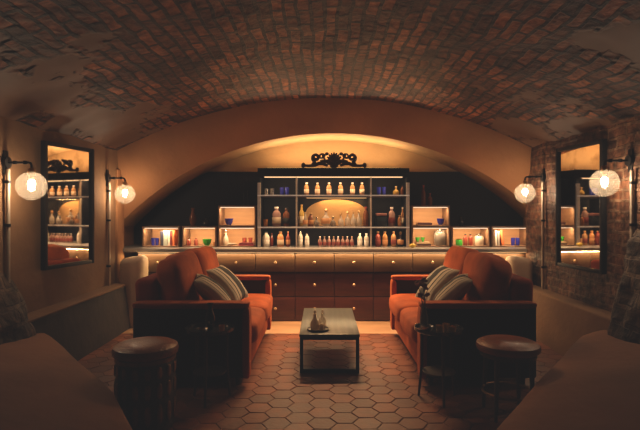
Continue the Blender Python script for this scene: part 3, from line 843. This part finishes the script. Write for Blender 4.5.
# --- middle tier
zm = WT + S1 + .0025
tumbler('short orange glass at the left end of the middle shelf', 265.5, .095, .07, 'orange', z=zm)
bottle('large pink round shouldered bottle on the middle shelf, left bay', 'bottle', 276.5, .26, .115, 'squat', 'pink', 'white', 'cream', z=zm)
bottle('dark brown bottle beside the pink one on the middle shelf, left bay', 'bottle', 286.3, .245, .095, 'squat', 'brown', 'silver', 'black', z=zm, D=6.66)
bottle('tall yellow bottle at the left of the middle shelf centre bay', 'bottle', 301.5, .29, .075, 'tall', 'yellow', 'gold', 'cream', z=zm, D=6.68)
bottle('pale conical bottle in front at the left of the centre bay middle shelf', 'bottle', 305.2, .19, .065, 'cone', 'clear', 'gold', 'orange', z=zm, D=6.57)
bottle('brown bottle third from the left of the centre bay middle shelf', 'bottle', 310.8, .18, .07, 'squat', 'brown', 'gold', 'orange', z=zm, D=6.62)
bottle('small round clear decanter between brown bottle and skull like decanter on middle shelf', 'decanter', 316.5, .135, .075, 'round', 'smoke', 'silver', z=zm, D=6.57).__setitem__('label', 'small round smoky decanter right of the brown bottle on the middle shelf')
bottle('large pale decanter with gold top in the centre of the middle shelf', 'decanter', 326, .235, .125, 'round', 'clear', 'gold', 'orange', z=zm, D=6.66)
bottle('small smoky decanter in front of the large pale one on the middle shelf', 'decanter', 333, .14, .07, 'round', 'smoke', 'silver', z=zm, D=6.55)
for px, h, D, lb in ((341, .17, 6.62, 'first from the left'), (347.5, .20, 6.68, 'second from the left'), (353.3, .205, 6.62, 'second from the right'), (358.8, .215, 6.68, 'first from the right')):
    bottle('gold stoppered decanter in the centre bay, added as lamp reflection, ' + lb, 'decanter', px, h, .078, 'round', 'clear', 'gold', z=zm, D=D, group='decanters added as lamp reflections')  # decanters added so their stoppers stand for reflected lamps
bottle('dark red bottle at the right end of the centre bay middle shelf', 'bottle', 365.8, .26, .075, 'squat', 'brown', 'red', z=zm)
# dark decorative box
t = thing('storage_tin', 'dark square tin with a pinkish lid on the middle shelf, right bay', 'tin', (wx(381, 6.62), 6.62, zm))
bx('tin_body', pm('dark_tin', (.03, .04, .045), .4, .3), t, -.066, .066, -.06, .06, 0, .14, .006)
bx('tin_lid', pm('rose_tin', (.35, .16, .14), .4, .3), t, -.07, .07, -.064, .064, .1402, .175, .006)
bottle('pink bottle with a pale cap on the middle shelf, right bay', 'bottle', 391.7, .255, .09, 'squat', 'pink', 'white', 'red', z=zm)
bottle('slim orange bottle right of the pink one on the middle shelf, right bay', 'bottle', 399.5, .15, .05, 'squat', 'orange', 'gold', z=zm, D=6.56)
bottle('tall bottle with a bright pale cap at the right end of the middle shelf', 'bottle', 402.6, .25, .048, 'tall', 'amber', 'white', 'cream', z=zm, D=6.66)
# --- bottom tier
bottle('round white bottle at the left end of the bottom shelf', 'bottle', 266, .20, .095, 'squat', 'white', 'black', 'white', D=6.6)
bottle('small red bottle behind the white one at the left end of the bottom shelf', 'bottle', 271.7, .175, .05, 'tall', 'red', 'red', D=6.68)
bottle('wide glowing orange bottle on the bottom shelf, left bay', 'bottle', 280.5, .20, .09, 'squat', 'orange', 'gold', 'cream', D=6.6)
bottle('slim red and orange bottle on the bottom shelf, left bay', 'bottle', 288, .20, .062, 'tall', 'red', 'cork', 'orange', D=6.6)
for px, lb in ((300.5, 'left'), (307, 'right')):
    bottle('slim white bottle at the left of the bottom shelf centre bay, ' + lb + ' of two', 'bottle', px, .205 if px < 303 else .18, .06, 'squat', 'white', 'silver', 'white', D=6.6, group='white bottles at the left of the centre bay')
o8 = ['first', 'second', 'third', 'fourth', 'fifth', 'sixth', 'seventh', 'last']
for i in range(8):
    bottle('small red labelled bottle in the bottom shelf row of eight, %s from the left' % o8[i] if i < 7 else 'small red labelled bottle, rightmost in the row of eight on the bottom shelf', 'bottle',
           320 + i * 4.55, .135, .052, 'tall', 'pink', 'gold' if i % 2 else 'white', 'red', D=6.6, group='small red labelled bottles')
for px, lb in ((360.5, 'left'), (367, 'right')):
    bottle('stout white bottle at the right of the bottom shelf centre bay, ' + lb + ' of two', 'bottle', px - .6, .175, .066, 'squat', 'white', 'white', 'white', D=6.6, group='white bottles at the right of the centre bay')
for px, g, lab, lb in ((378, 'red', 'red', 'red bottle at the left of the bottom shelf right bay'), (385, 'orange', 'orange', 'orange bottle in the middle of the bottom shelf right bay'), (393.5, 'amber', 'red', 'amber bottle with a red label on the bottom shelf right bay')):
    bottle(lb, 'bottle', px, .20, .072, 'squat', g, 'gold', lab, D=6.6)
bottle('dark round decanter at the right end of the bottom shelf', 'decanter', 400.6, .20, .095, 'round', 'dark', 'gold', 'orange', D=6.6)

# ------------------------------------------------------------------ sofas
def sofa(label, loc, rz):
    t = thing('sofa', label, 'sofa', loc, rz, 'rust velvet sofas')
    L = .86
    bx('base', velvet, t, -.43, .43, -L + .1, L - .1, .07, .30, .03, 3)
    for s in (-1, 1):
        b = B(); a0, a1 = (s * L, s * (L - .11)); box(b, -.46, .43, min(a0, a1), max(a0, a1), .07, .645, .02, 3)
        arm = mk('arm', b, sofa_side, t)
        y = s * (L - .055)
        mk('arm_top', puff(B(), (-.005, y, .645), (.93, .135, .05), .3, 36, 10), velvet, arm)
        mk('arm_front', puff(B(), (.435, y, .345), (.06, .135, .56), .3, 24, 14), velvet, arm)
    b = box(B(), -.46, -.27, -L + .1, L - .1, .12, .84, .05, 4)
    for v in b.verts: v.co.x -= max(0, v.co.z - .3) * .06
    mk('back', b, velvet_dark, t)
    for s in (-1, 1):
        mk('seat_cushion', puff(B(), (.115, s * .375, .385), (.78, .745, .22), .24, 44, 18, wob=.012, seed=s * 3, e2=.42), velvet, t)
        M = Matrix.Rotation(math.radians(-11), 3, 'Y')
        mk('back_cushion', puff(B(), (-.195, s * .375, .73), (.25, .74, .56), .42, 44, 22, rot=M, wob=.035, seed=s * 5 + 1, e2=.45), velvet, t)
        for x in (-.38, .36):
            mk('leg', lathe(B(), [(0, 0), (.02, 0), (.026, .065), (.028, .075), (0, .075)], 12, (x, s * (L - .09), 0)), dark_wood, t)
    return t
LS, RS = (-1.035, 4.8), (1.235, 4.8)
sofa('rust orange velvet sofa on the left, facing the coffee table', (LS[0], LS[1], 0), 0)
sofa('rust orange velvet sofa on the right, before the brick wall', (RS[0], RS[1], 0), PI)
def pillow(label, x, y, z, rz, tilt, size=.43):
    t = thing('throw_pillow', label, 'pillow', (x, y, z), rz, 'striped throw pillows')
    t.rotation_euler = (0, tilt, rz)
    b = B(); n = 24; top = []; bot = []
    for sgn, lst in ((1, top), (-1, bot)):
        for i in range(n + 1):
            row = []
            for j in range(n + 1):
                u, v = 2 * i / n - 1, 2 * j / n - 1
                th = .085 * ((1 - u ** 2) ** .45) * ((1 - v ** 2) ** .45)
                pin = 1 - .07 * (abs(u) ** 2 * (1 - abs(v) ** 2) * 0 + (1 - v * v) * abs(u) ** 3 * 1)
                pin2 = 1 - .07 * (1 - u * u) * abs(v) ** 3
                row.append(b.verts.new((sgn * th + .006 * noise.noise(Vector((u * 3, v * 3, x))), u * size / 2 * pin, v * size / 2 * pin2)))
            lst.append(row)
    for lst in (top, bot):
        for i in range(n):
            for j in range(n): b.faces.new((lst[i][j], lst[i + 1][j], lst[i + 1][j + 1], lst[i][j + 1]))
    bmesh.ops.remove_doubles(b, verts=b.verts, dist=.0015)
    mk('pillow_cover', b, pillow_m, t)
pillow('grey striped pillow on the left sofa, nearer the camera', -.93, 4.30, .68, .2, -.8)
pillow('grey striped pillow on the left sofa, farther from the camera', -.90, 4.80, .69, -.12, -.75)
pillow('grey striped pillow on the right sofa, nearer the camera', 1.115, 4.305, .683, PI - .2, -.8)
pillow('grey striped pillow on the right sofa, farther from the camera', 1.10, 4.80, .69, PI + .12, -.75)

# ------------------------------------------------------------------ coffee table
t = thing('coffee_table', 'low black steel frame coffee table with grey streaked stone top', 'table', (.065, 4.86, 0))
W2, L2, H = .255, .57, .335
b = box(B(), -W2 - .005, W2 + .005, -L2 - .005, L2 + .005, H - .026, H, .004); mk('table_top', b, stone_top, t)
q = .0145
for sy in (-1, 1):
    for sx in (-1, 1):
        bx('leg', steel_black, t, sx * (W2 - q) - q, sx * (W2 - q) + q, sy * (L2 - q) - q, sy * (L2 - q) + q, 0, H - .0265, .002)
    bx('stretcher', steel_black, t, -W2 + 2 * q, W2 - 2 * q, sy * (L2 - q) - q, sy * (L2 - q) + q, .001, .034, .002)
    bx('top_rail', steel_black, t, -W2 + 2 * q, W2 - 2 * q, sy * (L2 - q) - q, sy * (L2 - q) + q, H - .05, H - .0265, .002)
for sx in (-1, 1):
    bx('top_rail', steel_black, t, sx * (W2 - q) - q, sx * (W2 - q) + q, -L2 + 2 * q, L2 - 2 * q, H - .05, H - .0265, .002)
tr = mk('tray', lathe(B(), [(0, 0), (.085, 0), (.095, .004), (.1, .016), (.095, .016), (.09, .007), (0, .006)], 32), dark_wood)
tx, ty = wx(318, 4.42), 4.44
tr.location = (tx, ty, H + .0005); tag(tr, 'round dark tray on the coffee table holding glassware', 'tray')
t = thing('carafe', 'clear glass carafe with stopper standing on the coffee table tray, left', 'carafe', (tx - .028, ty - .02, H + .007))
mk('glass_body', lathe(B(), [(0, 0), (.036, 0), (.04, .02), (.038, .07), (.016, .10), (.014, .135), (.018, .14), (0, .139)], 20), G['white'], t)
mk('stopper', puff(B(), (0, 0, .157), (.026, .026, .034), .9, 12, 10), G['white'], t)
t = thing('carafe', 'clear glass carafe with stopper on the coffee table tray, right', 'carafe', (tx + .04, ty + .03, H + .007))
mk('glass_body', lathe(B(), [(0, 0), (.03, 0), (.034, .02), (.033, .08), (.015, .105), (.013, .13), (.017, .135), (0, .134)], 20), G['clear'], t)
mk('stopper', puff(B(), (0, 0, .152), (.024, .024, .034), .9, 12, 10), G['white'], t)
tumbler('low clear glass in front on the coffee table tray', 0, .055, .05, 'white', x=tx + .03, D=ty - .045, z=H + .007)

# ------------------------------------------------------------------ side tables
def side_table(x, y, label):
    t = thing('side_table', label, 'table', (x, y, 0), 0, 'small round side tables')
    mk('table_top', lathe(B(), [(0, .505), (.17, .505), (.178, .512), (.18, .535), (.174, .535), (.17, .517), (0, .517)], 40), black_glaze, t)
    for k in range(3):
        a = 2 * PI * k / 3 + PI / 6
        mk('leg', tube(B(), [(.13 * math.cos(a), .13 * math.sin(a), .5055), (.13 * math.cos(a), .13 * math.sin(a), .25), (.155 * math.cos(a), .155 * math.sin(a), 0)], [.012, .011, .009], 10), dark_wood, t)
    mk('lower_shelf', lathe(B(), [(0, .2), (.118, .2), (.122, .205), (.122, .212), (0, .212)], 32), dark_wood, t)
    return .517
LT, RT = (-.83, 3.70), (.865, 3.70)
tz = side_table(*LT, 'small round dark side table at the near end of the left sofa') + .0005
side_table(*RT, 'small round dark side table at the near end of the right sofa')
vase('black glazed vase on the left side table', 0, .19, .085, black_glaze, LT[1] + .01, tz, x=LT[0] - .0)
bowl('small silver dish beside the vase on the left side table', 0, .03, .09, silver, D=LT[1] - .09, z=tz, x=LT[0] - .035)
tumbler('low amber glass at the right of the left side table', 0, .045, .045, 'amber', x=LT[0] + .10, D=LT[1] - .06, z=tz)
# flowers in a vase on the right table
fx, fy = RT[0] - .105, RT[1] + .02
t = thing('flower_vase', 'slim dark vase of dried flowers on the right side table', 'vase', (fx, fy, tz))
mk('vase_body', lathe(B(), [(0, 0), (.028, 0), (.034, .02), (.03, .09), (.018, .14), (.02, .16), (.017, .16), (.014, .14), (0, .02)], 18), G['smoke'], t)
for k in range(9):
    a = R.uniform(0, 6.28); rr = R.uniform(.015, .075); hh = R.uniform(.24, .36)
    tip = (rr * math.cos(a), rr * math.sin(a), hh)
    st = mk('stem', tube(B(), [(0, 0, .03), (tip[0] * .12, tip[1] * .12, .15), tip], .002, 6), stem_m, t)
    b = B()
    for q in range(5): puff(b, (tip[0] + R.uniform(-.012, .012), tip[1] + R.uniform(-.012, .012), tip[2] + R.uniform(-.012, .012)), (.026, .026, .022), .9, 8, 6)
    mk('blossom', b, blossom, st)
bowl('round silver bowl at the left edge of the right side table', 0, .045, .10, silver, D=RT[1] - .08, z=tz, x=RT[0] - .105)
for i, (dx, dy) in enumerate(((.0, -.02), (.06, .03), (.085, -.06))):
    tumbler('small gold rimmed cup on the right side table, ' + ('nearest the flower vase', 'farthest back', 'at the right edge')[i], 0, .035, .055, None, x=RT[0] + dx, D=RT[1] + dy, z=tz, mat=brass, name='cup', cat='cup', group='small gold cups')

# ------------------------------------------------------------------ stools
t = thing('stool', 'round drum stool with brown leather top in the left foreground', 'stool', (-1.145, 3.25, 0), 0, 'leather topped stools')
mk('seat', lathe(B(), [(0, .462), (.185, .462), (.203, .475), (.207, .50), (.2, .522), (.17, .538), (.08, .545), (0, .546)], 44), leather, t)
mk('seat_band', lathe(B(), [(.185, .436), (.19, .437), (.19, .461), (.185, .4615)], 40), glint, t)
mk('drum_body', lathe(B(), [(0, 0), (.165, 0), (.175, .01), (.184, .12), (.187, .25), (.184, .38), (.178, .46), (0, .46)], 44), drum_m, t)
b = B()
for k in range(16):       # embossed staves round the drum
    a = 2 * PI * k / 16
    for z0, z1 in ((.06, .19), (.22, .32), (.345, .42)):
        zc = (z0 + z1) / 2; r = .187
        M = Matrix.Rotation(a, 3, 'Z')
        puff(b, (r * math.cos(a), r * math.sin(a), zc), (.012, .038, (z1 - z0)), .8, 10, 8, rot=M)
mk('embossed_pattern', b, glint, t)
t = thing('stool', 'round stool with brown leather top and slim dark legs in the right foreground', 'stool', (1.275, 3.43, 0), 0, 'leather topped stools')
mk('seat', lathe(B(), [(0, .432), (.186, .432), (.206, .445), (.212, .467), (.206, .488), (.175, .503), (.08, .51), (0, .511)], 44), leather, t)
mk('seat_rim', lathe(B(), [(0, .405), (.185, .405), (.188, .41), (.188, .43), (0, .4315)], 40), dark_wood, t)
for k in range(4):
    a = PI / 4 + PI / 2 * k
    mk('leg', tube(B(), [(.16 * math.cos(a), .16 * math.sin(a), .406), (.168 * math.cos(a), .168 * math.sin(a), .2), (.18 * math.cos(a), .18 * math.sin(a), 0)], [.017, .015, .012], 10), dark_wood, t)
ring = [(.168 * math.cos(2 * PI * i / 32), .168 * math.sin(2 * PI * i / 32), .16) for i in range(33)]
mk('foot_ring', tube(B(), ring, .009, 8, cap=False), glint, t)

# ------------------------------------------------------------------ lights
area('added_down_fill', (.1, 5.95, 2.5), 1.1, .12, 36, (1, .57, .27), (math.radians(-15), 0, 0)).data.spread = math.radians(92)  # added lamp without fixture, lights floor and sofas from the bar end
area('added_vault_wash', (.1, 5.85, 2.3), 2.4, .08, 4.6, (1, .46, .17), (math.radians(-122), 0, 0))  # added lamp without fixture, grazes the vault bricks
area('worktop_glow', (.05, 6.222, .866), 4.9, .012, 25, (1, .66, .32), (math.radians(-14), 0, 0))
area('cornice_glow', (SCX, 6.70, 1.967), 1.75, .02, 19, (1, .70, .40), (PI, 0, 0))
area('shelf_glow_top', (SCX, 6.52, 1.832), 1.7, .012, 11, (1, .64, .36), (math.radians(22), 0, 0))
for z, p in ((1.5655, 9), (1.1505, 6)):
    area('added_shelf_glow', (SCX, 6.516, z), 1.75, .01, p, (1, .66, .38), (math.radians(25), 0, 0))  # added lamps for the lower tiers, these shelf fronts carry no strip
area('added_centre_glow', (SCX + .12, 6.845, 1.562), .6, .02, 6, (1, .56, .2), (0, 0, 0))  # added lamp brightening the arched reflection panel
w = bpy.data.worlds.new('World'); SC.world = w; w.use_nodes = True
w.node_tree.nodes['Background'].inputs[0].default_value = (.02, .018, .018, 1)
w.node_tree.nodes['Background'].inputs[1].default_value = .2

# ------------------------------------------------------------------ camera and colour
cam = bpy.data.cameras.new('camera'); co = bpy.data.objects.new('camera', cam); C.objects.link(co)
cam.sensor_width = 36; cam.lens = F / 640 * 36; cam.shift_x = -2 / 640; cam.shift_y = -5 / 640
co.location = (0, 0, CAMZ); co.rotation_euler = (PI / 2, 0, 0); cam.clip_start = .05
SC.camera = co
SC.view_settings.view_transform = 'Standard'
SC.view_settings.look = 'None'
SC.view_settings.exposure = 0
SC.view_settings.use_curve_mapping = True
cm = SC.view_settings.curve_mapping
cm.black_level = (-.0125, -.0125, -.0128)
cm.update()
